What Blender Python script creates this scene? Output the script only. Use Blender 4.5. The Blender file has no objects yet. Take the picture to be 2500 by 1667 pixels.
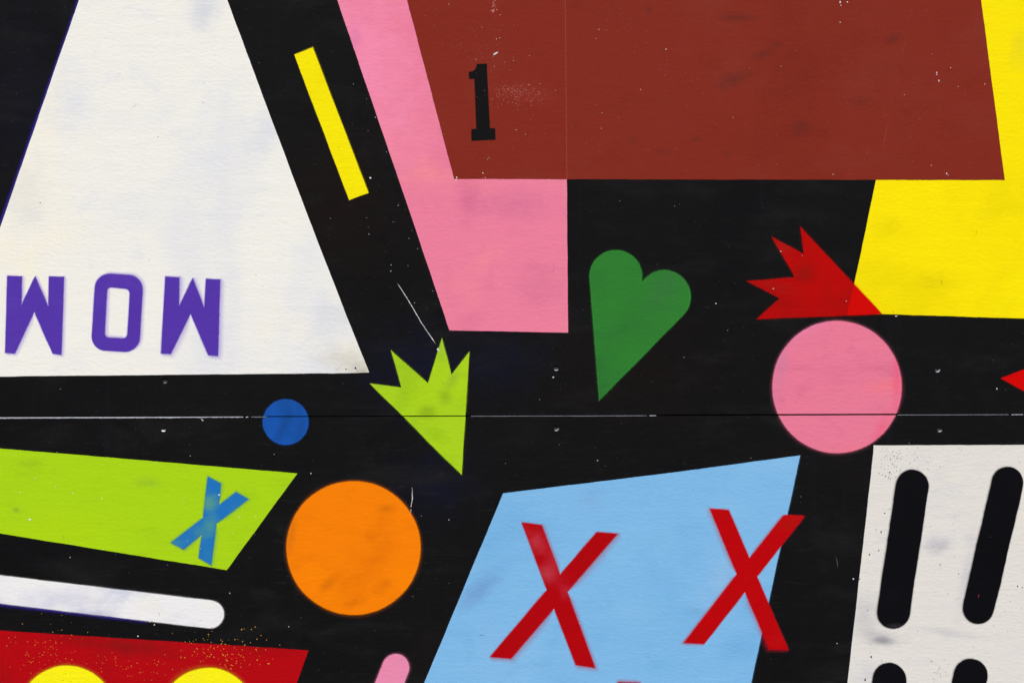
import bpy, math, random
from mathutils import Vector, noise
from mathutils.geometry import tessellate_polygon

sc = bpy.context.scene
COL = sc.collection
S = 0.0008                      # metres per photograph pixel on the wall plane
ZC = 1.40                       # height of the picture centre above the ground
# ------------------------------------------------------------------ camera
cam_d = bpy.data.cameras.new('camera'); cam = bpy.data.objects.new('camera', cam_d); COL.objects.link(cam)
cam_d.sensor_width = 36; cam_d.lens = 60
DIST = 2500*S*60/36
cam.location = (0, -DIST, ZC); cam.rotation_euler = (math.radians(90), 0, 0)
cam_d.clip_end = 200
sc.camera = cam
# ------------------------------------------------------------------ sky, sun, exposure
SUN_EL, SUN_AZ = math.radians(56), math.radians(-28)     # azimuth measured from straight in front of the wall, minus = to the left
w = bpy.data.worlds.new('World'); sc.world = w; w.use_nodes = True
nt = w.node_tree; bg = nt.nodes['Background']
sky = nt.nodes.new('ShaderNodeTexSky'); sky.sky_type = 'NISHITA'; sky.sun_disc = False
sky.sun_elevation = SUN_EL; sky.sun_rotation = math.radians(180) + SUN_AZ
sky.air_density = 1.0; sky.dust_density = 3.0; sky.ozone_density = 1.0
nt.links.new(sky.outputs[0], bg.inputs[0]); bg.inputs[1].default_value = 0.06
sd = bpy.data.lights.new('sun', 'SUN'); sd.energy = 1.5; sd.angle = math.radians(14); sd.color = (1.0, 0.965, 0.92)
sun = bpy.data.objects.new('sun', sd); COL.objects.link(sun)
to_sun = Vector((math.sin(SUN_AZ)*math.cos(SUN_EL), -math.cos(SUN_AZ)*math.cos(SUN_EL), math.sin(SUN_EL)))
sun.rotation_euler = to_sun.to_track_quat('Z', 'Y').to_euler(); sun.location = (-3, -6, 8)
sc.view_settings.view_transform = 'Standard'; sc.view_settings.look = 'None'
sc.view_settings.exposure = 1.34; sc.view_settings.gamma = 1

# ------------------------------------------------------------------ helpers
def X(px): return (px-1250)*S
def Z(py): return ZC-(py-833.5)*S
def seam(px): return 1018.5-7.5*px/2500
def lin(c):
    c = c/255
    return c/12.92 if c <= .04045 else ((c+.055)/1.055)**2.4
def rgb(r, g, b, k=0.93): return (lin(r)*k, lin(g)*k, lin(b)*k, 1)

class N:
    """short hand for one material's nodes"""
    def __init__(self, name):
        self.m = bpy.data.materials.new(name); self.m.use_nodes = True
        self.t = self.m.node_tree; self.t.nodes.clear()
        self.out = self.t.nodes.new('ShaderNodeOutputMaterial')
        self.pos = self.t.nodes.new('ShaderNodeNewGeometry').outputs['Position']
    def node(self, typ, **kw):
        n = self.t.nodes.new(typ)
        for k, v in kw.items(): setattr(n, k, v)
        return n
    def link(self, a, b): self.t.links.new(a, b)
    def val(self, sock, v):
        if hasattr(v, 'is_output'): self.link(v, sock)
        else: sock.default_value = v
    def math(self, op, a, b=0.0, clamp=False):
        n = self.node('ShaderNodeMath', operation=op, use_clamp=clamp)
        self.val(n.inputs[0], a); self.val(n.inputs[1], b); return n.outputs[0]
    def ramp(self, v, a, b, lo=0.0, hi=1.0):
        n = self.node('ShaderNodeMapRange', interpolation_type='SMOOTHSTEP')
        self.val(n.inputs[0], v); n.inputs[1].default_value = a; n.inputs[2].default_value = b
        n.inputs[3].default_value = lo; n.inputs[4].default_value = hi; return n.outputs[0]
    def noise(self, scale, stretch=(1, 1, 1), detail=3, rough=.55, off=(0, 0, 0), dist=0.0):
        mp = self.node('ShaderNodeMapping'); mp.inputs['Scale'].default_value = stretch; mp.inputs['Location'].default_value = off
        self.link(self.pos, mp.inputs[0])
        n = self.node('ShaderNodeTexNoise'); n.inputs['Scale'].default_value = scale
        n.inputs['Detail'].default_value = detail; n.inputs['Roughness'].default_value = rough; n.inputs['Distortion'].default_value = dist
        self.link(mp.outputs[0], n.inputs['Vector']); return n.outputs[0]
    def mix(self, f, a, b, mode='MIX'):
        n = self.node('ShaderNodeMix', data_type='RGBA', blend_type=mode)
        self.val(n.inputs[0], f); self.val(n.inputs[6], a); self.val(n.inputs[7], b); return n.outputs[2]
    def spot(self, px, py, rx, ry, ang=0.0):
        """soft smudge with its own place, size and ragged outline; 0..1"""
        mp = self.node('ShaderNodeMapping', vector_type='TEXTURE')
        mp.inputs['Location'].default_value = (X(px), 0, Z(py)); mp.inputs['Rotation'].default_value = (0, math.radians(ang), 0)
        mp.inputs['Scale'].default_value = (rx*S, 1000, ry*S)
        self.link(self.pos, mp.inputs[0])
        l = self.node('ShaderNodeVectorMath', operation='LENGTH'); self.link(mp.outputs[0], l.inputs[0])
        r = self.math('ADD', l.outputs['Value'], self.math('MULTIPLY', self.math('SUBTRACT', self.noise(26, detail=4, off=(px*.01, 0, py*.01)), .5), 1.5))
        r = self.math('ADD', r, self.math('MULTIPLY', self.math('SUBTRACT', self.noise(70, (.6, 1, 1.3), detail=3, off=(py*.01, 0, px*.01)), .5), .7))
        return self.ramp(r, 1.25, -.15)

def paint(name, base, dark=None, light=None, amt=(.55, .45), scale=3.2, rough=.62, spec=.05, bump=1.0, spots=(), seed=0, thin=None, streak=(1, 1, 1), extra=None, grain=.05, fuzz=.5, solid=False, fall=3.0, mist=None):
    n = N(name); o = (seed*3.7, seed*1.3, seed*2.1)
    c = base
    if dark:
        f = n.ramp(n.noise(scale, streak, 4, .6, o, .4), .50, .78, 0, amt[0]); c = n.mix(f, c, dark)
    if light:
        f = n.ramp(n.noise(scale*1.5, streak, 3, .55, (o[0]+9, o[1], o[2]+4), .3), .50, .75, 0, amt[1]); c = n.mix(f, c, light)
    if dark: c = n.mix(n.ramp(n.noise(16, (.8, 1, 1.1), 5, .65, (o[2], 1, o[0]), .6), .5, .8, 0, amt[0]*.6), c, dark)
    for (px, py, rx, ry, ang, col, k) in spots:
        c = n.mix(n.math('MULTIPLY', n.spot(px, py, rx*1.12, ry*1.12, ang), min(1, k*(.68 if name.startswith('brown') else .7 if name.startswith(('white', 'lime_c')) else .9))), c, col)
    if extra: c = extra(n, c)
    if mist:                                                     # thin overspray is the purer tint of the pigment
        cv = n.node('ShaderNodeAttribute', attribute_name='cover'); c = n.mix(n.ramp(cv.outputs['Fac'], 1, .4), c, mist)
    g = n.noise(520, (1, 1, 1.6), 2, .6, o)                      # pigment grain
    hsv = n.node('ShaderNodeHueSaturation'); n.val(hsv.inputs['Color'], c)
    n.link(n.ramp(g, .2, .8, 1-grain, 1+grain), hsv.inputs['Value'])
    p = n.node('ShaderNodeBsdfPrincipled'); n.link(hsv.outputs[0], p.inputs['Base Color'])
    n.link(n.ramp(n.noise(6, detail=3, off=o), .3, .7, rough-.08, rough+.08), p.inputs['Roughness'])
    p.inputs['Specular IOR Level'].default_value = spec
    # board relief: rolled, slightly fibrous orange peel, the same under every colour
    h1 = n.noise(150, (.55, 1, 1.15), 4, .62)
    h2 = n.noise(28, (.35, 1, 1.5), 3, .5, (3, 0, 7))
    h = n.math('ADD', n.math('MULTIPLY', h1, .00042), n.math('MULTIPLY', h2, .0004))
    b = n.node('ShaderNodeBump'); b.inputs['Strength'].default_value = bump; b.inputs['Distance'].default_value = 1.0
    n.link(h, b.inputs['Height']); n.link(b.outputs[0], p.inputs['Normal'])
    if solid:
        n.link(p.outputs[0], n.out.inputs[0]); return n.m
    # sprayed edge: cover runs from 1 in the shape to 0 at the end of the overspray
    at = n.node('ShaderNodeAttribute', attribute_name='cover')
    e = n.math('ADD', at.outputs['Fac'], n.math('MULTIPLY', n.math('MULTIPLY', n.math('SUBTRACT', n.noise(900, detail=2, rough=.7), .5), fuzz), n.math('MULTIPLY', at.outputs['Fac'], 2.0, True)))
    a = n.math('POWER', n.math('MAXIMUM', e, 0.0), fall, True)
    a = n.math('MAXIMUM', a, n.math('GREATER_THAN', at.outputs['Fac'], .999))
    if thin: a = n.math('MULTIPLY', a, thin(n))
    tr = n.node('ShaderNodeBsdfTransparent'); mx = n.node('ShaderNodeMixShader')
    n.link(a, mx.inputs[0]); n.link(tr.outputs[0], mx.inputs[1]); n.link(p.outputs[0], mx.inputs[2])
    n.link(mx.outputs[0], n.out.inputs[0])
    return n.m

def link(o, parent=None, label=None, cat=None, group=None, kind=None):
    COL.objects.link(o)
    if parent:
        o.parent = parent
    for k, v in (('label', label), ('category', cat), ('group', group), ('kind', kind)):
        if v: o[k] = v
    return o

def world_origin(parent):
    v = Vector((0, 0, 0))
    while parent: v += parent.location; parent = parent.parent
    return v

def make(name, verts, faces, mats, parent, label=None, kind=None, cover=None, midx=None):
    """verts are world points; the object keeps its own origin at their middle"""
    lo = Vector([min(v[i] for v in verts) for i in range(3)]); hi = Vector([max(v[i] for v in verts) for i in range(3)])
    org = (lo+hi)/2
    me = bpy.data.meshes.new(name); me.from_pydata([Vector(v)-org for v in verts], [], faces)
    for m in (mats if isinstance(mats, (list, tuple)) else [mats]): me.materials.append(m)
    if midx: me.polygons.foreach_set('material_index', midx)
    if cover:
        a = me.attributes.new('cover', 'FLOAT', 'POINT'); a.data.foreach_set('value', cover)
    me.update()
    o = bpy.data.objects.new(name, me); o.location = org-world_origin(parent)
    return link(o, parent, label, kind=kind)

# ---------------------------------------------------------------- outlines, in photograph pixels (y down)
def area(p): return sum(p[i-1][0]*p[i][1]-p[i][0]*p[i-1][1] for i in range(len(p)))/2
def resample(p, step):
    out = []
    for i in range(len(p)):
        a, b = p[i], p[(i+1) % len(p)]
        n = max(1, int(math.hypot(b[0]-a[0], b[1]-a[1])/step))
        for k in range(n): out.append((a[0]+(b[0]-a[0])*k/n, a[1]+(b[1]-a[1])*k/n))
    return out
def ellipse(cx, cy, rx, ry, n=96): return [(cx+rx*math.cos(2*math.pi*k/n), cy+ry*math.sin(2*math.pi*k/n)) for k in range(n)]
def capsule(x0, y0, x1, y1, r, r1=None, n=18):
    r1 = r1 or r
    a = math.atan2(y1-y0, x1-x0); out = []
    for k in range(n+1): t = a-math.pi/2+math.pi*k/n; out.append((x1+r1*math.cos(t), y1+r1*math.sin(t)))
    for k in range(n+1): t = a+math.pi/2+math.pi*k/n; out.append((x0+r*math.cos(t), y0+r*math.sin(t)))
    return out
def rounded(q, r, n=10):
    out = []
    for i in range(4):
        p, a, b = Vector(q[i]), Vector(q[i-1]), Vector(q[(i+1) % 4])
        u = (a-p).normalized(); v = (b-p).normalized()
        s, e = p+u*r, p+v*r
        for k in range(n+1):
            t = k/n; c = s.lerp(p, .45+.55*0), e
            # quadratic-ish round corner
            pt = s*(1-t)**3+(s+(p-s)*.56)*3*t*(1-t)**2+(e+(p-e)*.56)*3*t*t*(1-t)+e*t**3
            out.append((pt.x, pt.y))
    return out
def at(ox, oy, pts): return [(ox+x/2.8, oy+y/2.8) for x, y in pts]
def jgap(x):
    """the joint opens a little towards the right"""
    t = max(0, min(1, (x-1500)/150))*max(0, min(1, (2330-x)/150))
    return 1.3+1.3*t+.25*noise.noise((x*.004, 2.2, 1))
def clip(p, upper, gap=1.3):
    """keep the piece of an outline above / below the joint between the boards"""
    f = (lambda q: seam(q[0])-jgap(q[0])-q[1]) if upper else (lambda q: q[1]-seam(q[0])-gap)
    out = []
    for i in range(len(p)):
        a, b = p[i-1], p[i]; fa, fb = f(a), f(b)
        if (fa >= 0) != (fb >= 0):
            t = fa/(fa-fb); out.append((a[0]+(b[0]-a[0])*t, a[1]+(b[1]-a[1])*t))
        if fb >= 0: out.append(b)
    return out

SHAPES = []                                             # (outline, height) for laying specks on the right coat
COAT = .00012
def shape(name, outline, mat, parent, level=1, soft=1.6, lean=(0, 0), lean_amt=0.0, holes=(), label=None, wob=.7, step=9):
    loops = [(resample(outline, step), False)]+[(resample(h, step), True) for h in holes]
    verts, cover, faces, polys, rings = [], [], [], [], []
    h = level*COAT
    ln = math.hypot(*lean) or 1; lx, ly = lean[0]/ln, lean[1]/ln
    for pts, hole in loops:
        sgn = 1 if area(pts) > 0 else -1
        if hole: sgn = -sgn
        n = len(pts); inner, mid, outer = [], [], []
        notch = []
        for i, (x, y) in enumerate(pts):
            (ax, ay), (bx, by) = pts[i-1], pts[(i+1) % n]
            if math.atan2((x-ax)*(by-y)-(y-ay)*(bx-x), (x-ax)*(bx-x)+(y-ay)*(by-y))*sgn < -.4: notch.append((x, y))
        for i, (x, y) in enumerate(pts):
            ax, ay = pts[i-1]; bx, by = pts[(i+1) % n]
            tx, ty = bx-ax, by-ay; l = math.hypot(tx, ty) or 1
            nx, ny = ty/l*sgn, -tx/l*sgn
            sm = abs(y-seam(x)) < 3.0
            d = 0 if sm else wob*(noise.noise((x*.02, y*.02, level*5.1))+.5*noise.noise((x*.13, y*.13, 3.3)))
            wd = .25 if sm else max(.8, soft*(1+.5*noise.noise((x*.015, y*.015, 8.8)))+lean_amt*max(0, nx*lx+ny*ly))
            if notch: wd = min(wd, .9+.38*min(math.hypot(x-u, y-v) for u, v in notch))
            # paint reaches full cover a little inside the outline when the edge is soft
            inn = min(wd*.25, 1.6)
            inner.append((x+nx*(d-inn), y+ny*(d-inn))); mid.append((x+nx*(d+min(wd*.3, 2.2)), y+ny*(d+min(wd*.3, 2.2)))); outer.append((x+nx*(d+wd*1.15), y+ny*(d+wd*1.15)))
        polys.append(inner); rings.append((inner, mid, outer))
    flat = [p for poly in polys for p in poly]
    base = {}
    for (x, y) in flat: verts.append((X(x), -h, Z(y))); cover.append(1.0)
    for t in tessellate_polygon([[Vector((x, y, 0)) for x, y in poly] for poly in polys]): faces.append(tuple(t))
    i0 = 0
    for inner, mid, outer in rings:
        n = len(inner); o0 = len(verts)
        for (x, y) in mid: verts.append((X(x), -h+COAT*.35, Z(y))); cover.append(.42)
        for (x, y) in outer: verts.append((X(x), -h+COAT*.5, Z(y))); cover.append(0.0)
        for k in range(n):
            q = (k+1) % n
            faces.append((i0+k, i0+q, o0+q, o0+k)); faces.append((o0+k, o0+q, o0+n+q, o0+n+k))
        i0 += n
    # all faces look out of the wall
    fixed = []
    for f in faces:
        a, b, c = (Vector(verts[f[0]]), Vector(verts[f[1]]), Vector(verts[f[2]]))
        fixed.append(f if (b-a).cross(c-a).y < 0 else tuple(reversed(f)))
    SHAPES.append((outline, h))
    return make(name, verts, fixed, mat, parent, label, cover=cover)

def inside(p, x, y):
    r = False
    for i in range(len(p)):
        (ax, ay), (bx, by) = p[i-1], p[i]
        if (ay > y) != (by > y) and x < (bx-ax)*(y-ay)/(by-ay)+ax: r = not r
    return r
def height(x, y): return max([h for o, h in SHAPES if inside(o, x, y)], default=0)

def specks(name, pts, mat, parent, label=None, kind='stuff'):
    """tiny raised drops of paint: (x, y, r) or (x, y, r, stretch, angle)"""
    V, F = [], []
    for q in pts:
        x, y, r = q[:3]; st, an = (q[3], q[4]) if len(q) > 3 else (random.uniform(1, 1.5), random.uniform(0, 3.14))
        h = height(x, y); i = len(V); n = 7 if r > 1.6 else 5
        V.append((X(x), -h-.00012-r*S*.25, Z(y)))
        for k in range(n):
            t = 6.2832*k/n; rr = r*random.uniform(.75, 1.2)
            dx, dy = rr*st*math.cos(t), rr*math.sin(t)
            V.append((X(x+dx*math.cos(an)-dy*math.sin(an)), -h-.00012, Z(y+dx*math.sin(an)+dy*math.cos(an))))
        for k in range(n): F.append((i, i+1+k, i+1+(k+1) % n))
    return make(name, V, F, mat, parent, label, kind=kind)

def scratch(pts, width, mat, parent, label, gaps=.0, seed=1, name='scratch'):
    """ragged hairline scratch following a polyline"""
    P = []
    for (a, b) in zip(pts, pts[1:]):
        n = max(2, int(math.hypot(b[0]-a[0], b[1]-a[1])/2.5))
        P += [(a[0]+(b[0]-a[0])*k/n, a[1]+(b[1]-a[1])*k/n) for k in range(n)]
    P.append(pts[-1]); V, F = [], []
    for i, (x, y) in enumerate(P):
        a, b = P[max(0, i-1)], P[min(len(P)-1, i+1)]; l = math.hypot(b[0]-a[0], b[1]-a[1]) or 1
        nx, ny = (b[1]-a[1])/l, -(b[0]-a[0])/l
        taper = min(1, (i+1)/6, (len(P)-i)/6)
        wd = width*taper*(.65+.7*abs(noise.noise((i*.35, seed*7.7, 0))))
        j = .5*noise.noise((i*.2, seed*3.1, 2)); h = height(x, y)+.0002
        V += [(X(x+nx*(wd+j)), -h, Z(y+ny*(wd+j))), (X(x+j*nx), -h-.0002, Z(y+j*ny)), (X(x-nx*(wd-j)), -h, Z(y-ny*(wd-j)))]
        if i and noise.noise((i*.23, seed*1.9, 5)) > gaps-1:
            q = 3*i
            F += [(q-3, q, q+1, q-2), (q-2, q+1, q+2, q-1)]
    return make(name, V, F, mat, parent, label)

# ------------------------------------------------------------------ materials
K = .93
WARM, NAVY, INK = rgb(27, 19, 15), rgb(19, 21, 40), rgb(14, 15, 18)
BLK = rgb(18, 18, 19)
M = {}
def sheen_dust(n, c):  # uneven sheen of the black painted in as grey streaks, with dust
    f = n.ramp(n.noise(9, (.6, 1, 1.5), 5, .65, (5, 0, 2), .5), .48, .8, 0, .8)
    c = n.mix(f, c, rgb(31, 31, 32))
    f = n.ramp(n.noise(60, (.25, 1, 2.5), 4, .7, (1, 0, 8)), .55, .8, 0, .6); lo_ = n.node('ShaderNodeSeparateXYZ'); n.link(n.pos, lo_.inputs[0])
    f = n.math('MULTIPLY', f, n.ramp(lo_.outputs[2], Z(980), Z(1120), .35, 1))
    c = n.mix(f, c, rgb(44, 43, 43))
    f = n.ramp(n.noise(5, (4, 1, .25), 4, .6, (2, 0, 3)), .55, .8, 0, .6)         # faint runs down the board
    return n.mix(f, c, rgb(28, 26, 29))
M['black'] = paint('black_board_paint', BLK, rgb(13, 13, 15), rgb(25, 20, 18), (.6, .55), 1.6, .5, .045, 1.0, seed=1, grain=.18, solid=True, extra=sheen_dust,
    spots=[(1020, 900, 150, 110, 0, NAVY, .9), (1060, 1180, 110, 90, 0, NAVY, .7), (1230, 880, 120, 90, 0, NAVY, .6), (850, 520, 130, 200, 0, WARM, .8),
           (1560, 900, 260, 170, 0, WARM, .5), (60, 250, 120, 300, 0, NAVY, .35)])
M['edge'] = paint('board_edge_black', rgb(12, 12, 13), rgb(8, 8, 9), seed=2, rough=.7, spec=.1, solid=True)
M['screw'] = paint('screw_black_gloss', rgb(22, 22, 24), seed=3, rough=.22, spec=.9, bump=.3, solid=True)
M['white'] = paint('white_paint', rgb(240, 238, 229), rgb(221, 223, 230), rgb(246, 239, 214), (.85, .8), 2.6, seed=4, bump=1.0, streak=(1, 1, .8), grain=.03,
    spots=[(497, 30, 45, 55, 0, rgb(190, 198, 216), .75), (640, 330, 45, 80, 20, rgb(205, 212, 226), .7), (850, 880, 80, 45, 0, rgb(190, 186, 170), .7),
           (890, 905, 34, 22, 0, rgb(120, 115, 100), .7), (820, 770, 60, 60, 0, rgb(206, 210, 220), .7), (170, 250, 60, 90, 0, rgb(205, 210, 230), .5), (60, 480, 60, 90, 0, rgb(205, 208, 214), .5)])
M['cap_white'] = paint('white_capsule_paint', rgb(236, 235, 234), rgb(206, 207, 222), rgb(240, 236, 222), (.9, .8), 7, seed=5, bump=1.0, grain=.03,
    spots=[(230, 1500, 60, 16, 6, rgb(150, 150, 190), .75), (300, 1445, 70, 10, 7, rgb(190, 198, 216), .7)])
M['grate_white'] = paint('white_grille_paint', rgb(224, 220, 212), rgb(200, 201, 212), rgb(234, 228, 212), (.75, .7), 3.4, seed=6, bump=1.1, grain=.04,
    spots=[(2155, 1563, 32, 10, 4, rgb(92, 92, 104), .95), (2150, 1556, 60, 22, 4, rgb(160, 160, 170), .7), (2291, 1330, 36, 22, 0, rgb(165, 165, 180), .85), (2110, 1500, 40, 70, 0, rgb(180, 180, 184), .7),
           (2320, 1545, 90, 14, 8, rgb(178, 178, 188), .6), (2120, 1650, 40, 40, 0, rgb(190, 192, 205), .6), (2360, 1400, 18, 120, 10, rgb(170, 170, 190), .5)])
M['yellow'] = paint('yellow_paint', rgb(250, 228, 2), rgb(232, 210, 2), rgb(252, 234, 4), (.7, .5), 3.5, seed=7, grain=.03,
    spots=[(2290, 690, 70, 30, 0, rgb(222, 202, 4), .6), (2170, 560, 50, 30, 0, rgb(222, 202, 4), .5), (2490, 120, 30, 50, 0, rgb(215, 200, 40), .5)])
M['bar_yellow'] = paint('bright_yellow_paint', rgb(246, 230, 4), rgb(232, 208, 2), None, (.6, .4), 5, seed=8, grain=.03)
M['dot_yellow'] = paint('dot_yellow_paint', rgb(250, 240, 20), rgb(236, 224, 40), None, (.6, .4), 9, seed=9, grain=.04)
PK2 = rgb(214, 112, 148)
M['pink'] = paint('pink_paint', rgb(234, 127, 155), rgb(220, 116, 147), rgb(242, 138, 150), (.85, .8), 3.8, seed=10, grain=.03,
    spots=[(900, 150, 130, 260, -15, rgb(245, 142, 176), .9), (1250, 500, 110, 40, 0, rgb(206, 108, 144), .6), (1320, 700, 70, 60, 0, rgb(212, 116, 142), .5),
           (1150, 480, 40, 70, 0, rgb(206, 100, 140), .5), (870, 90, 20, 40, 0, rgb(220, 120, 165), .6)])
M['circle_pink'] = paint('pink_circle_paint', rgb(231, 122, 149), rgb(209, 106, 136), rgb(238, 122, 138), (1, .9), 5, seed=11, streak=(.5, 1, 2.2), bump=1.3, grain=.03,
    spots=[(1960, 800, 100, 30, -35, rgb(226, 130, 172), .7), (2190, 920, 14, 110, 0, rgb(236, 92, 130), .7), (2150, 1050, 20, 60, 25, rgb(236, 90, 116), .6), (1905, 900, 20, 90, 10, rgb(208, 124, 158), .7)])
M['cap_pink'] = paint('pink_capsule_paint', rgb(232, 138, 172), rgb(220, 124, 158), None, (.7, .5), 7, seed=12, grain=.03)
def under_edges(n, c):
    """the edges of the pink and yellow coats that lie under the brown one print through as faint lines; brown over pink is redder"""
    sep = n.node('ShaderNodeSeparateXYZ'); n.link(n.pos, sep.inputs[0]); x, z = sep.outputs[0], sep.outputs[2]
    def line(x0, y0, x1, y1, wd):
        k = (X(x1)-X(x0))/(Z(y1)-Z(y0))
        d = n.math('SUBTRACT', x, n.math('ADD', n.math('MULTIPLY', z, k), X(x0)-k*Z(y0)))
        return d, n.ramp(n.math('ABSOLUTE', d), wd*S, wd*S*.3)
    d1, l1 = line(1380, 0, 1384, 437, 1.6); d2, l2 = line(2228, 15, 2139, 439, 1.6)
    c = n.mix(n.ramp(d1, .0006, -.0006, 0, .45), c, rgb(132, 40, 26))
    c = n.mix(n.math('MULTIPLY', l1, .38), c, rgb(160, 84, 70))
    brk = n.ramp(n.noise(14, detail=2), .45, .65)
    return n.mix(n.math('MULTIPLY', n.math('MULTIPLY', l2, brk), .4), c, rgb(160, 70, 58))
BRD, BRL = rgb(84, 40, 30), rgb(130, 50, 42)
M['brown'] = paint('brown_red_paint', rgb(129, 42, 29), rgb(116, 35, 22), rgb(130, 50, 40), (.8, .75), 2.6, seed=13, extra=under_edges, rough=.5, spec=.06, bump=.9, grain=.09,
    spots=[(1790, 195, 50, 20, -20, BRD, .75), (1800, 42, 45, 12, 0, BRD, .7), (1860, 135, 30, 12, -15, BRD, .7), (1890, 110, 26, 9, 0, BRD, .5), (2180, 95, 26, 12, -20, BRD, .65), (1955, 310, 26, 26, -25, BRD, .6),
           (1700, 340, 16, 10, 0, BRD, .65), (1775, 375, 14, 8, 0, BRD, .5), (1405, 305, 10, 14, 0, BRD, .4), (1585, 25, 8, 12, 0, BRD, .6), (2100, 250, 30, 18, 0, BRD, .4), (1540, 340, 16, 14, 0, BRD, .4), (1610, 370, 30, 10, 0, BRD, .4),
           (2380, 290, 60, 60, 0, BRL, .5), (1290, 225, 90, 30, 10, rgb(150, 62, 50), .45)])
M['green'] = paint('green_paint', rgb(47, 123, 47), rgb(40, 100, 46), rgb(44, 132, 40), (.7, .6), 5, seed=14, grain=.05, spots=[(1630, 700, 50, 90, 35, rgb(56, 112, 60), .6), (1545, 780, 60, 90, 30, rgb(46, 108, 48), .5)])
M['lime'] = paint('lime_paint', rgb(168, 211, 22), rgb(150, 192, 22), rgb(176, 214, 14), (.7, .6), 3.4, seed=15, grain=.04,
    spots=[(370, 1178, 40, 16, 0, rgb(140, 178, 44), .6), (80, 1130, 40, 14, 0, rgb(140, 182, 30), .5), (490, 1330, 60, 40, 0, rgb(176, 206, 24), .5), (40, 1245, 10, 8, 0, rgb(130, 150, 60), .6)])
M['crown_lime'] = paint('lime_crown_paint', rgb(168, 208, 30), rgb(148, 188, 28), rgb(172, 214, 16), (.7, .5), 6, seed=16, grain=.05,
    spots=[(1085, 968, 22, 22, 0, rgb(118, 148, 30), .7), (1045, 1005, 26, 18, 0, rgb(118, 146, 22), .7), (1105, 925, 14, 30, 30, rgb(132, 158, 50), .7), (1078, 850, 10, 30, 0, rgb(150, 184, 60), .6), (920, 938, 26, 10, 10, rgb(150, 180, 50), .6), (1060, 1060, 40, 20, 30, rgb(134, 176, 20), .6)])
M['blue_dot'] = paint('blue_dot_paint', rgb(24, 82, 164), rgb(20, 64, 122), rgb(24, 86, 178), (.8, .6), 9, seed=17, streak=(1.4, 1, .45), grain=.05, spots=[(690, 1045, 16, 50, 20, rgb(20, 62, 118), .7), (735, 1050, 10, 40, 15, rgb(20, 68, 130), .6)])
M['orange'] = paint('orange_paint', rgb(246, 128, 3), rgb(222, 110, 4), rgb(250, 134, 2), (.85, .7), 4.5, seed=18, grain=.03,
    spots=[(945, 1240, 26, 16, 0, rgb(202, 104, 6), .7), (905, 1310, 22, 14, 0, rgb(220, 108, 4), .6), (800, 1425, 40, 14, -50, rgb(206, 104, 4), .7), (865, 1470, 26, 12, -20, rgb(206, 104, 4), .7), (935, 1430, 30, 18, -30, rgb(212, 106, 4), .6), (712, 1300, 14, 70, 10, rgb(204, 106, 12), .6)])
M['sky_blue'] = paint('light_blue_paint', rgb(126, 184, 228), rgb(108, 170, 216), rgb(138, 192, 230), (.8, .6), 3.4, seed=19, grain=.03, streak=(.8, 1, 1.2),
    spots=[(1180, 1430, 60, 30, -40, rgb(104, 146, 194), .7), (1150, 1465, 40, 26, -40, rgb(116, 158, 206), .6), (1440, 1225, 50, 30, 0, rgb(128, 172, 214), .5), (1760, 1420, 60, 90, 10, rgb(150, 190, 226), .6), (1700, 1490, 30, 14, 0, rgb(112, 160, 204), .5), (1800, 1580, 60, 40, -20, rgb(106, 170, 220), .6), (1200, 1550, 40, 70, -20, rgb(136, 182, 226), .5)])
M['red'] = paint('dark_red_paint', rgb(178, 6, 16), rgb(150, 12, 16), rgb(186, 4, 14), (.7, .5), 4, seed=20, grain=.06,
    spots=[(330, 1580, 150, 26, 5, rgb(128, 18, 18), .8), (190, 1560, 80, 20, 4, rgb(140, 14, 14), .6), (640, 1580, 100, 20, 4, rgb(150, 12, 14), .6)])
def on_yellow(n, c):
    sep = n.node('ShaderNodeSeparateXYZ'); n.link(n.pos, sep.inputs[0])
    k = (X(2067)-X(2085.7))/(Z(770)-Z(693.6))
    d = n.math('SUBTRACT', sep.outputs[0], n.math('ADD', n.math('MULTIPLY', sep.outputs[2], k), X(2085.7)-k*Z(693.6)))
    return n.mix(n.ramp(d, -.0012, .0012), c, rgb(206, 4, 1))     # brighter where the yellow coat lies under it
M['crown_red'] = paint('red_crown_paint', rgb(178, 6, 4), rgb(158, 8, 8), rgb(188, 4, 2), (.8, .6), 5, seed=21, extra=on_yellow, grain=.05,
    spots=[(1965, 668, 30, 26, 0, rgb(140, 16, 8), .8), (1900, 700, 60, 16, 10, rgb(160, 20, 14), .6), (1910, 600, 26, 20, 40, rgb(166, 26, 20), .6)])
M['x_red'] = paint('red_letter_paint', rgb(174, 2, 10), rgb(164, 4, 12), rgb(184, 1, 8), (.7, .5), 7, seed=22, grain=.05, fuzz=.9, fall=1.5, mist=rgb(206, 20, 60),
    spots=[(1308, 1322, 22, 34, -15, rgb(192, 60, 76), .7), (1338, 1402, 22, 26, -10, rgb(190, 66, 82), .7), (1350, 1370, 24, 60, -20, rgb(186, 40, 56), .6), (1385, 1443, 20, 18, 0, rgb(186, 40, 60), .7), (1283, 1290, 14, 16, 0, rgb(186, 30, 40), .5)])
M['x_red2'] = paint('bright_red_letter_paint', rgb(184, 2, 8), rgb(170, 6, 9), rgb(200, 2, 5), (.8, .5), 6, seed=23, grain=.05, fuzz=.9, fall=1.6, mist=rgb(214, 20, 50), spots=[(1935, 1270, 40, 20, -40, rgb(172, 18, 12), .8), (1900, 1560, 26, 30, 0, rgb(180, 14, 14), .6)])
M['purple'] = paint('purple_letter_paint', rgb(84, 54, 166), rgb(78, 46, 156), rgb(94, 62, 172), (.7, .6), 7, seed=24, grain=.05, fuzz=.9, fall=1.5, mist=rgb(116, 62, 226))
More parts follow.
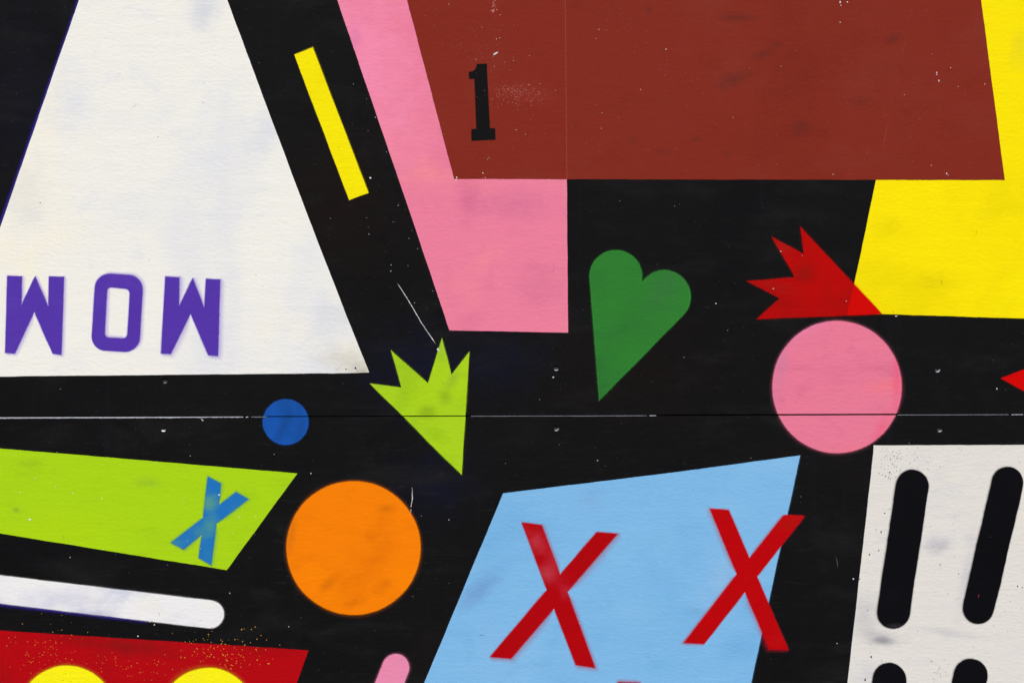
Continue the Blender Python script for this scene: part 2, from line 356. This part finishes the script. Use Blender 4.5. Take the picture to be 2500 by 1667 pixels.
M['x_blue'] = paint('blue_letter_paint', rgb(33, 114, 184), rgb(26, 112, 190), rgb(50, 126, 178), (.6, .6), 9, seed=25, grain=.05, fuzz=.9, fall=1.9, mist=rgb(28, 138, 130),
    spots=[(510, 1225, 22, 26, 0, rgb(86, 156, 130), .9), (513, 1285, 26, 30, 0, rgb(74, 150, 140), .9), (490, 1300, 30, 20, 0, rgb(66, 140, 150), .7), (432, 1325, 20, 14, 0, rgb(60, 136, 160), .7), (505, 1350, 18, 30, 0, rgb(50, 126, 176), .6)])
M['violet'] = paint('violet_undercoat', rgb(44, 34, 118), rgb(26, 22, 60), None, (.8, .5), 12, seed=28, fuzz=.8, fall=1.5)
M['slot'] = paint('black_slot_paint', rgb(13, 13, 17), rgb(10, 10, 13), rgb(18, 18, 24), (.5, .5), 5, seed=26, fall=1.8, rough=.55, spec=.04, grain=.15, spots=[(2185, 1528, 26, 8, 0, rgb(52, 52, 54), .7)])
M['numeral'] = paint('black_numeral_paint', rgb(20, 19, 19), rgb(15, 14, 14), None, (.5, .5), 8, seed=27, rough=.55, spec=.04, grain=.15)
def plain(name, c, rough=.6):
    n = N(name); p = n.node('ShaderNodeBsdfPrincipled')
    n.link(n.mix(n.ramp(n.noise(300), .3, .7), c, tuple(v*.7 for v in c[:3])+(1,)), p.inputs['Base Color']); p.inputs['Roughness'].default_value = rough
    n.link(p.outputs[0], n.out.inputs[0]); return n.m
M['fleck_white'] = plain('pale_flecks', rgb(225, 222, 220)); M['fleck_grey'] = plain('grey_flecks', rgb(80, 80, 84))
M['edge_mid'] = plain('edge_glint_grey', rgb(158, 160, 170), .4); M['rim_glint_mid'] = plain('rim_glint_grey', rgb(150, 152, 160)); M['fleck_yellow'] = plain('amber_flecks', rgb(214, 150, 20)); M['fleck_black'] = plain('black_flecks', rgb(24, 22, 24)); M['fleck_pink'] = plain('pinkish_flecks', rgb(186, 110, 100))
M['fleck_red'] = plain('red_flecks', rgb(150, 24, 20)); M['glint_pale'] = plain('edge_glint', rgb(238, 240, 250), .4); M['light_stop'] = plain('light_stop_dark', rgb(38, 30, 24), .8)
M['pale_dust'] = plain('cream_flecks', rgb(246, 246, 240))

# ------------------------------------------------------------------ the two boards
L, R, TOP, BOT, THICK = -450, 2950, -510, 2540, .018
def board(name, upper, holes):
    gap = 1.3
    n = 60; xs = [L+(R-L)*k/n for k in range(n+1)]
    if upper: outline = [(x, seam(x)-jgap(x)) for x in xs]+[(R, TOP), (L, TOP)]
    else: outline = [(x, seam(x)+gap) for x in reversed(xs)]+[(L, BOT), (R, BOT)]
    loops = [outline]+[ellipse(x, y, 7.2, 7.2, 20) for x, y in holes]
    V, F = [], []
    for lp in loops: V += [(X(x), 0, Z(y)) for x, y in lp]
    for t in tessellate_polygon([[Vector((x, y, 0)) for x, y in lp] for lp in loops]):
        a, b, c = (Vector(V[i]) for i in t); F.append(tuple(t) if (b-a).cross(c-a).y < 0 else tuple(reversed(t)))
    mi = [0]*len(F); m = len(outline); b0 = len(V)
    V += [(v[0], THICK, v[2]) for v in V[:m]]
    s = area(outline) > 0
    for k in range(m):
        q = (k, (k+1) % m, b0+(k+1) % m, b0+k); F.append(q if not s else tuple(reversed(q))); mi.append(1)
    F.append(tuple(b0+k for k in (range(m) if not s else range(m-1, -1, -1)))); mi.append(1)
    return V, F, mi

def screw(x, y, parent, turn):
    """countersunk screw sunk below the face: painted-over cone, dished head, cross slot"""
    V, F = [], []; n = 20
    prof = [(7.2, 0), (6.6, .0012), (5.6, .0034), (4.6, .0036), (1.9, .0031)]
    for r, d in prof:
        for k in range(n):
            t = 6.2832*k/n; V.append((X(x+r*math.cos(t)), d, Z(y+r*math.sin(t))))
    for j in range(len(prof)-1):
        for k in range(n): F.append((j*n+k, j*n+(k+1) % n, (j+1)*n+(k+1) % n, (j+1)*n+k))
    c = len(V); j = (len(prof)-1)*n
    V.append((X(x), .0048, Z(y)))
    for k in range(n): F.append((j+k, j+(k+1) % n, c))
    o = make('screw', V, F, M['screw'], parent)
    for p in o.data.polygons: p.use_smooth = True
    # sky glint on the lower lip, painted as a pale crescent
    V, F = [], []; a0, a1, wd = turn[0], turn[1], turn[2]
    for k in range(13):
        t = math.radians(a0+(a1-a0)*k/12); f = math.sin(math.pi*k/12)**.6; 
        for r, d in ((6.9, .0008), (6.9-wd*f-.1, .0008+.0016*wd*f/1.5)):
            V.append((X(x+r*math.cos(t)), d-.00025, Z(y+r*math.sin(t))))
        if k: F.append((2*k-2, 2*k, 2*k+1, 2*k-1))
    make('rim_glint', V, F, M[turn[3]], o)
    return o

UP_S = [(402.5, 929), (1357.9, 898), (2288.6, 902)]
LO_S = [(399, 1046.5), (1357.9, 1045), (2294, 1047.5)]
UP_W = [(20, 140, 1.4, 'fleck_grey'), (35, 140, 2.2, 'rim_glint_mid'), (-10, 130, 3.0, 'rim_glint_mid')]
LO_W = [(35, 145, 2.6, 'glint_pale'), (-10, 130, 2.4, 'rim_glint_mid'), (20, 130, 2.6, 'rim_glint_mid')]
up = bpy.data.objects.new('plywood_board', None); up.location = (0, 0, Z(1016)); up.empty_display_size = .1
link(up, None, 'upper black board above the joint, with the white WOW triangle, brown-red block and green heart', 'painted board', 'painted boards screwed side by side')
lo = bpy.data.objects.new('plywood_board', None); lo.location = (0, 0, Z(BOT)); lo.empty_display_size = .1
link(lo, None, 'lower black board below the joint, with orange circle and light blue block of red Xs', 'painted board', 'painted boards screwed side by side')
bpy.context.view_layer.update()
for root, u, hs in ((up, True, UP_S), (lo, False, LO_S)):
    V, F, mi = board('board', u, hs)
    make('board', V, F, [M['black'], M['edge']], root, midx=mi)
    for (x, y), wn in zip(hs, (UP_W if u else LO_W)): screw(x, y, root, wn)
# unseen strip added behind the joint to keep sky light out
y0, y1, a, b = THICK+.0005, THICK+.045, Z(960), Z(1072)
V = [(x, y, z) for x in (X(L+20), X(R-20)) for y in (y0, y1) for z in (a, b)]
make('added_light_stop', V, [(0, 1, 3, 2), (4, 6, 7, 5), (0, 4, 5, 1), (2, 3, 7, 6), (0, 2, 6, 4), (1, 5, 7, 3)], M['light_stop'], lo)

# ------------------------------------------------------------------ painted shapes on the upper board
tri = shape('painted_triangle', [(297, -300), (442, -300), (554.6, 0), (660, 284), (764, 560), (834, 740), (901.4, 909), (840, 910.7), (0, 919), (-128, 920), (0, 556), (193, 0)], M['white'], up, label='white triangle with a flat foot carrying the word WOW')
shape('undercoat', [(297, -300), (193, 0), (0, 556), (-128, 920), (-131, 918), (-5, 554), (189, 0), (293, -300)], M['violet'], tri, .6, soft=5, label='thin violet undercoat showing along the left side')
def letter(name, pts, mat, parent, label, soft=5, lean=(1, .3), amt=7, level=2, holes=(), step=5, wob=.5):
    return shape(name, pts, mat, parent, level, soft, lean, amt, holes, label, wob, step)
letter('letter', at(0, 550, [(50, 345), (150, 350), (147, 545), (240, 347), (330, 552), (335, 350), (438, 352), (420, 885), (360, 878), (235, 592), (102, 876), (35, 872)]), M['purple'], tri, 'purple stencilled W at the left end of the word', 3, (1, .5), 8)
letter('letter', rounded(at(0, 550, [(655, 327), (981, 344), (951, 868), (621, 852)]), 36), M['purple'], tri, 'purple stencilled O in the middle of the word', 3.5, (1, -.4), 8,
       holes=[rounded(at(0, 550, [(733, 420), (889, 437), (869, 775), (715, 766)]), 11, 6)])
letter('letter', at(0, 550, [(1130, 350), (1226, 357), (1225, 550), (1317, 362), (1396, 560), (1408, 366), (1506, 371), (1490, 893), (1425, 888), (1303, 605), (1167, 879), (1101, 876)]), M['purple'], tri, 'purple stencilled W at the right end of the word', 3.5, (1, .6), 12)
shape('painted_bar', [(718, 134), (763.6, 116), (900.4, 471.4), (852.5, 489)], M['bar_yellow'], up, soft=2.6, lean=(.3, -1), lean_amt=3, label='narrow slanting bright yellow bar')
shape('painted_strip', [(720, -300), (1378, -300), (1380, 0), (1384, 437), (1387, 812), (1097, 806.5), (1015, 560), (823, 0)], M['pink'], up, label='pink slanting block running down beneath the brown block', soft=1.8)
shape('painted_block', [(2296, -300), (2760, -300), (2760, 785), (2500, 777.5), (2154.6, 766.8), (2067, 766), (2085.7, 693.6), (2113.6, 560), (2138.6, 439), (2228, 15)], M['yellow'], up, label='big yellow block at the right edge')
brown = shape('painted_block', [(914, -300), (2355, -300), (2395, 0), (2453, 440), (1660, 438.6), (1108.6, 437), (993.6, 0)], M['brown'], up, 2, label='large brown-red block overlapping pink and yellow')
letter('numeral', at(830, 0, [(935, 440), (1003, 438), (1008, 540), (1025, 878), (1060, 878), (1064, 957), (900, 965), (897, 884), (932, 882), (925, 700), (918, 541), (883, 543), (880, 493), (905, 489), (922, 477), (932, 462)]), M['numeral'], brown, 'black stencilled slab-serif figure 1', 2.2, amt=0, level=3)
hp = [(1462, 979.6)]
for k in range(31): t = math.radians(175.5)+math.radians(198)*k/30; hp.append((1503.5+65*math.cos(t), 675+65*math.sin(t)))
for k in range(31): t = math.radians(212)+math.radians(192)*k/30; hp.append((1622+65*math.cos(t), 724+65*math.sin(t)))
shape('painted_heart', hp, M['green'], up, soft=5, label='green heart tilted to the right')
shape('painted_crown', at(1660, 550, [(822, 8), (1190, 400), (1385, 607), (522, 643), (680, 500), (455, 382), (785, 355), (625, 78), (845, 195)]), M['crown_red'], up, 2, soft=6, label='red three-notched crown overlapping the yellow block')
shape('painted_crown', [(2442, 923.2), (2500, 901.8), (2600, 866), (2660, 1000), (2500, 954.6)], M['crown_red'], up, soft=3.5, label='red point cut off by the right edge of the photo')
crown = at(830, 550, [(203, 1081), (420, 1107), (347, 852), (602, 1078), (697, 768), (763, 1020), (885, 862), (858, 1297)])+[(1127.5, 1158.8), (1076.4, 1110), (980, 1012)]
pink_c = ellipse(2043.4, 944.5, 158.4, 161.6); blue_c = ellipse(697.5, 1030, 56.3, 56)
shape('painted_crown', clip(crown, True), M['crown_lime'], up, soft=4.5, label='spiky upper part of the lime green crown')
shape('painted_circle', clip(pink_c, True), M['circle_pink'], up, soft=10, label='upper part of the pink circle')
shape('painted_circle', clip(blue_c, True), M['blue_dot'], up, soft=5, label='upper part of the small blue circle')
# ------------------------------------------------------------------ painted shapes on the lower board
shape('painted_crown', clip(crown, False), M['crown_lime'], lo, soft=4.5, label='pointed lower tip of the lime green crown')
shape('painted_circle', clip(pink_c, False), M['circle_pink'], lo, soft=10, label='lower part of the pink circle')
shape('painted_circle', clip(blue_c, False), M['blue_dot'], lo, soft=5, label='lower part of the small blue circle')
limeq = shape('painted_block', [(-250, 1073), (0, 1094.6), (153.6, 1107), (726, 1155.2), (553.6, 1391), (0, 1301.6), (-250, 1261)], M['lime'], lo, label='lime green slanting block at the left edge')
letter('letter', at(0, 1107, [(1420, 155), (1510, 203), (1498, 350), (1615, 262), (1700, 310), (1481, 478), (1445, 763), (1358, 712), (1378, 555), (1255, 655), (1168, 608), (1388, 437)]), M['x_blue'], limeq, 'small blue sprayed X', 6, (1, .5), 6)
COL_CAP = shape('painted_capsule', capsule(-220, 1411.7, 513, 1499, 34.3), M['cap_white'], lo, soft=4.5, label='long white round-ended bar lying nearly level')
shape('undercoat', [(-40, 1468), (150, 1490), (280, 1505), (360, 1515), (360, 1518), (280, 1510), (150, 1495), (-40, 1473)], M['violet'], COL_CAP, .6, soft=6, label='violet undercoat showing under the bar')
redq = shape('painted_block', [(-300, 1519), (0, 1538.4), (753.6, 1586.3), (724.3, 1667), (603, 2000), (-300, 2000)], M['red'], lo, soft=2.5, label='dark red block in the bottom left corner')
shape('painted_circle', ellipse(163.6, 1741, 117.5, 117.5), M['dot_yellow'], redq, 2, soft=10, label='yellow circle further left on the red block')
shape('painted_circle', ellipse(508, 1743, 115, 114), M['dot_yellow'], redq, 2, soft=13, label='yellow circle further right on the red block')
shape('painted_circle', ellipse(863, 1337, 164, 163.4), M['orange'], lo, soft=10, label='big orange circle')
shape('painted_capsule', capsule(874, 1860, 966.3, 1628.5, 33.6), M['cap_pink'], lo, soft=8, label='short pink round-ended bar at the bottom edge')
blueq = shape('painted_block', [(1228.2, 1203.8), (1660, 1150.9), (1953.9, 1111.3), (1902.6, 1350), (1833.9, 1667), (1762, 2000), (897, 2000), (1035.4, 1667)], M['sky_blue'], lo, soft=2, label='light blue four-sided block with two red X letters', lean=(1, .3), lean_amt=2.5)
letter('letter', at(830, 1107, [(1243, 470), (1380, 487), (1505, 825), (1755, 535), (1898, 547), (1555, 945), (1745, 1463), (1612, 1443), (1463, 1057), (1170, 1400), (1025, 1388), (1413, 930)]), M['x_red'], blueq, 'dark red X with a worn pale patch on its upper left arm', 4, (.7, .7), 13)
letter('letter', at(1660, 1107, [(202, 374), (333, 385), (475, 712), (710, 418), (852, 426), (527, 840), (740, 1338), (610, 1333), (443, 945), (165, 1300), (25, 1292), (388, 822)]), M['x_red2'], blueq, 'brighter red X reaching past the edge of the light blue block', 3.5, (-1, .5), 9)
letter('letter', [(1508, 1664), (1562, 1665.5), (1640, 1870), (1586, 1868)], M['x_red'], blueq, 'tip of a red stroke at the bottom edge of the photo', 5, (0, -1), 4)
grate = shape('painted_block', [(2133, 1086.8), (2500, 1085.7), (2760, 1085), (2760, 2000), (2031, 2000), (2069, 1667), (2132, 1107)], M['grate_white'], lo, label='dirty white block with black slots in the bottom right corner')
for (x0, y0, x1, y1, r0, r1, lb) in ((2227.1, 1186.3, 2180.7, 1493.8, 40, 40, 'long black slot, upper left of the four'), (2459.6, 1178.4, 2388.9, 1482.7, 39.2, 38.6, 'long black slot, upper right of the four'),
                                     (2171.4, 1658.4, 2130, 1960, 41, 41, 'black slot cut by the bottom edge, nearer the blue block'), (2369.6, 1648.4, 2300, 1950, 41.6, 41, 'black slot cut by the bottom edge, further right')):
    shape('painted_slot', capsule(x0, y0, x1, y1, r0, r1), M['slot'], grate, 2, soft=3, lean=(-1, 0), lean_amt=2.5, label=lb, wob=1.4)

# ------------------------------------------------------------------ sky glint on the lower board's edge, painted as pale strips
random.seed(4)
V, F = [], []; run = None
x = -440.0
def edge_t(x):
    """how far the painted pale glint shows, in photograph pixels, along the joint"""
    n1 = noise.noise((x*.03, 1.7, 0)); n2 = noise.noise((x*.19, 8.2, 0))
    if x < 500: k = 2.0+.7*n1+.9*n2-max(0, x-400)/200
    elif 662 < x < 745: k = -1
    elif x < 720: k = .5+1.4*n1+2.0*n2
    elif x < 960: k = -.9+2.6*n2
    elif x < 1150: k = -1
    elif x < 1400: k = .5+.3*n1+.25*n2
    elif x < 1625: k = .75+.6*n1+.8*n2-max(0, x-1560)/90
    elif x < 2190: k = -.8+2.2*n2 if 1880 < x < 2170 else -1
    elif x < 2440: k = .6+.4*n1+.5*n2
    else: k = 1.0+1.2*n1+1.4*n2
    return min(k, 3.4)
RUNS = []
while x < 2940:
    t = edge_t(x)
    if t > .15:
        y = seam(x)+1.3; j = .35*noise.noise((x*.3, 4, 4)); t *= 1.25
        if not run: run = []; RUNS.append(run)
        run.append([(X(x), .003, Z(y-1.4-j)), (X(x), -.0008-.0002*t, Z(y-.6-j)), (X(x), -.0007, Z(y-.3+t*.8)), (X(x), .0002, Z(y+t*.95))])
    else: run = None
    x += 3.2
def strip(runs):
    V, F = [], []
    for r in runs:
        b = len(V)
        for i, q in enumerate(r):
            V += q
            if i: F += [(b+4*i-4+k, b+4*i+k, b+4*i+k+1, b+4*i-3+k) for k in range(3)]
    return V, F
for r in [r for r in RUNS if len(r) >= 12]: make('edge_glint', *strip([r]), M['glint_pale' if r[0][0][0] < X(600) else 'edge_mid'], lo, 'long pale chipped stretch of the lower board\'s top edge')  # pale stretches are painted sky glint
make('edge_glint_bits', *strip([r for r in RUNS if 2 <= len(r) < 12]), M['glint_pale'], lo, 'small pale painted glints along the joint', kind='stuff')

# ------------------------------------------------------------------ flecks, scratches, dust
random.seed(11); U = random.uniform; G = random.gauss
def split(pts): return [p for p in pts if p[1] < seam(p[0])-4], [p for p in pts if p[1] > seam(p[0])+5]
DARK = [s for s in SHAPES]
def on_black(x, y): return height(x, y) == 0
dust = []
while len(dust) < 800:
    x, y = U(-100, 2600), U(-60, 1720)
    if on_black(x, y): dust.append((x, y, min(1.5, .35+abs(G(0, .24)))))
a, b = split(dust)
specks('dust_flecks', a, M['fleck_grey'], up); specks('dust_flecks', b, M['fleck_grey'], lo)
wh = [(x, y, U(.5, 1.0)) for x, y in [(U(0, 2500), U(0, 1667)) for k in range(70)] if on_black(x, y) or random.random() < .35]
wh = [(x, y, r*.85) for x, y, r in wh]
a, b = split(wh); specks('pale_flecks', b, M['fleck_white'], lo)
# on the brown block: spatter beside the figure, drip at the top edge, single chips
sp = [(1208+G(0, 2.5), y, U(1.2, 2.6)) for y in (-6, 2, 7, 13, 17, 24, 27, 30)]+[(1201, 27, 2.2), (1203, 17, 1.8), (1213, 25, 1.8)]
for k in range(150): sp.append((1262+G(0, 32), 232+G(0, 15)+.12*G(0, 30), U(.5, 1.0)))
for k in range(60): sp.append((1205+U(0, 70), 222+G(0, 9), U(.5, .8)))
for k in range(45): sp.append((1160+G(0, 40), 110+G(0, 25), U(.5, .8)))
sp += [(1318, 205, 1.5), (1316, 226, 1.6), (1291, 208, 1.4), (1240, 217, 1.7), (1221, 38, 1.3), (1207, 163, 1.5), (1254, 62, 1.2)]
specks('paint_spatter', sp, M['fleck_pink'], brown, 'pale pink spatter beside the figure 1')
chips = [(1209, 132, 2.6, 2.6, -.5), (1214, 129, 2.2, 1.3, 0), (1179, 423, 1.9, 1, 0), (1115, 434, 2.3, 1.8, 1.5), (1113, 440, 1.6, 1.8, 1.6), (1096, 11, 1.5, 1, 0), (1462, 73, 1.2, 1.7, 1.9), (1626, 121, 1.5, 1.5, 0), (1564, 219, 1.4, 1, 0), (1539, 89, 1.1, 1, 0), (1470, 276, 1.2, 1, 0), (1468, 314, 1.2, 1, 0), (1599, 98, 1.1, 1, 0),
         (2051, 6, 2.2, 1.6, 1.7), (2069, 6, 2.4, 1.1, 0), (2053, 14, 1.5, 1.6, 1.7), (2051, 55, 1.5, 1.5, 1.3), (2287, 178, 1.8, 1.6, 1.4), (2287, 183, 1.9, 1.2, 0), (2292, 198, 2.0, 1.6, 1.5), (2321, 166, 1.5, 1, 0), (2339, 212, 1.5, 1, 0), (2404, 206, 1.6, 1, 0), (2311, 424, 2.3, 1.1, 0), (2315, 428, 1.4, 1.2, .8), (2034, 426, 1.5, 1, 0), (1907, 162, 1.2, 1, 0), (1979, 98, 1.1, 1, 0), (2168, 20, 1.1, 1, 0), (2208, 232, 1.2, 1, 0), (1789, 287, 1.2, 1, 0), (1480, 74, .9, 1, 0), (2274, 404, 1.2, 1.5, 0)]
chips = [(c[0], c[1], c[2]*.8)+tuple(c[3:]) for c in chips if c[2] > 1.15 or c[0] < 1500]
specks('paint_chips', chips, M['fleck_white'], brown, 'small white chips and drips in the brown paint')
fine = [(U(1000, 2400), U(0, 430), U(.45, .8)) for k in range(170)]
specks('dust_flecks', [p for p in fine if height(p[0], p[1]) > 1.5*COAT], M['fleck_pink'], brown)
specks('paint_chips', [(327, 258, 2.4, 1.4, .6), (331, 256, 1.8, 1, 0), (323, 262, 1.5, 1, 0)], M['pale_dust'], tri)
specks('dust_flecks', [(U(30, 840), U(20, 900), U(.6, 1.1)) for k in range(26)]+[(852+G(0, 16), 899+G(0, 4), U(.4, .9)) for k in range(14)]+[(868, 898, 2, 1.6, 1), (845, 901, 1.7, 1.5, 1)], M['fleck_black'], tri, 'tiny black specks near the foot of the white triangle')
specks('pale_flecks', [(U(850, 1380), U(30, 800), U(.5, 1.0)) for k in range(60)]+[(904, 435, 2, 1.4, .6), (1069.5, 853, 2.6, 1.4, 1.5), (1071, 857, 1.6, 1, 0), (955, 647, 1.2, 1, 0), (954, 662, 1.2, 1, 0), (1350.5, 921, 1.7, 1.5, -.4), (2066, 735, 1.2, 1, 0), (1906, 614, 1.6, 1, 0), (1888, 705, 1.4, 1, 0), (1748, 741, 1.4, 1.5, 0), (2188, 772, 1.8, 1.5, 0), (2434, 949, 1.6, 1.6, 1.3)]+a, M['fleck_white'], up)
# amber spatter round the red block
am = [(G(112, 45), G(1592, 32), U(.6, 1.2)) for k in range(80)]+[(G(535, 55), G(1592, 26), U(.6, 1.5)) for k in range(115)]+[(G(330, 80), G(1630, 22), U(.5, 1.1)) for k in range(60)]
am += [(614, 1536, 1.6), (590, 1536, 1.5), (623, 1530, 1.3), (655, 1619, 1.7), (592, 1565, 1.5)]
am = [p for p in am if p[1] > 1480]
specks('paint_spatter', am, M['fleck_yellow'], lo, 'amber spatter over the red block and the black above it')
bs = [(2146, 1155, 1.4, 1.3, 1.5), (2172, 1153, 1.9, 1, 0), (2162, 1162, 1.6, 1, 0), (2160, 1252, 1.6, 1.4, 1.5), (2151, 1298, 1.7, 1.7, 1.5), (2139, 1292, 1.2, 1, 0), (2145.5, 1343, 1.6, 1.4, 1.5), (2122.5, 1353, 1.9, 1.3, 1.5), (2099, 1413, 1.6, 1, 0), (2118, 1489, 1.4, 1, 0), (2127, 1602.5, 1.9, 1.7, 1.5), (2112, 1658, 1.8, 2.4, 1.5), (2152, 1612, 1.2, 1, 0), (2295, 1378, 1, 2.4, 1.5), (2340, 1400, 1.2, 1.6, 1.5), (2484, 1430, 1.4, 2, 1.3), (2496, 1433, 1.5, 1, 0), (2274, 1613, 1.2, 1.6, 1)]
for k in range(100): bs.append((2150+abs(G(0, 60)), 1092+abs(G(0, 45)), U(.5, 1.1)))
for k in range(60): bs.append((U(2110, 2500), U(1090, 1667), U(.5, 1.0)))
for k in range(24): bs.append((G(2290, 22), G(1650, 12), U(.5, 1.0)))
specks('paint_spatter', [p for p in bs if .5*COAT < height(p[0], p[1]) < 1.5*COAT], M['fleck_black'], grate, 'black spatter over the dirty white block')
specks('paint_spatter', [(2314, 1450, .9, 2, 1.5), (2295, 1380, .8, 2, 1.5), (2418, 1310, 1.2, 1, 0), (2389, 1454, 1.1, 4, 1.5)], M['fleck_red'], grate)
specks('pale_flecks', [(U(10, 700), U(1100, 1380), U(.6, 1.1)) for k in range(18)]+[(73, 1268, 2.2, 1.5, -.2), (136, 1188.5, 1.4, 1, 0), (50, 1203, 1.4, 1, 0), (178, 1203, 1.2, 1, 0), (86, 1168, 1.3, 1, 0), (535, 1207.5, 1.9, 1.3, 0), (585, 1262, 1.5, 1, 0)], M['pale_dust'], limeq)
specks('pale_flecks', [(759, 1155.5, 1.6, 1, 0), (337, 1552.5, 2.0, 1.2, -.6), (377, 1524.5, 1.7, 1, 0), (366, 1517, 1.4, 1, 0), (171, 1360, 1.3, 1, 0), (705, 1529, 1.5, 1, 0), (561, 1447.5, 1.3, 1.6, 1.5), (2083.5, 1412.5, 2.0, 1, 0), (492, 1023, 1.4, 1.2, 1), (495, 1026, 1.9, 1, 0), (1096, 1268.5, 1.4, 1, 0), (1459, 1123.5, 1.4, 1, 0), (2044, 1570, 1.2, 1, 0)], M['fleck_white'], lo)
scratch([(970, 691), (986, 716), (1004, 745), (1030, 790), (1064, 840)], .95, M['fleck_white'], up, 'long white scratch above the lime green crown', .35, 1)
scratch([(1006, 1188), (1007, 1215), (1004, 1232), (1002.5, 1256)], .9, M['fleck_white'], lo, 'short pale scratch beside the orange circle', .55, 2)
scratch([(2040, 1356), (2044, 1372), (2046, 1388)], 1.1, M['fleck_grey'], lo, 'faint brownish scratch on the black', .2, 3)
for pts, lb in (([(2299, 683), (2300, 696)], None), ([(2383.5, 562), (2384, 571)], None), ([(2180, 758), (2181, 766)], None)):
    scratch(pts, .9, M['fleck_black'], up, 'short dark nick in the yellow paint', 0, 4)
for pts in ([(1080, 930), (1081, 936)], [(1015.5, 966), (1016.5, 970)]): scratch(pts, 1.1, M['fleck_black'], up, 'short dark nick in the lime green crown', 0, 5)
scratch([(153.5, 1306), (155, 1316)], .9, M['fleck_grey'], limeq, 'short grey nick in the lime block', 0, 6)
scratch([(389, 1494), (389.5, 1503)], .9, M['fleck_grey'], lo, 'short grey nick in the white bar', 0, 6)
scratch([(2291, 1635), (2296, 1625)], 1.0, M['fleck_black'], grate, 'short slanting dark nick between the lower slots', 0, 7)
scratch([(1692, 1191), (1692.8, 1195)], 1.1, M['fleck_black'], blueq, 'short dark nick in the light blue paint', 0, 8)
scratch([(1169, 1550), (1182, 1549)], .8, M['fleck_grey'], blueq, 'faint grey nick beside the foot of the darker red X', 0, 9)
scratch([(1345, 668), (1352, 661), (1351, 640)], .5, M['fleck_pink'], up, 'hair-thin mark in the pink block', .3, 10)
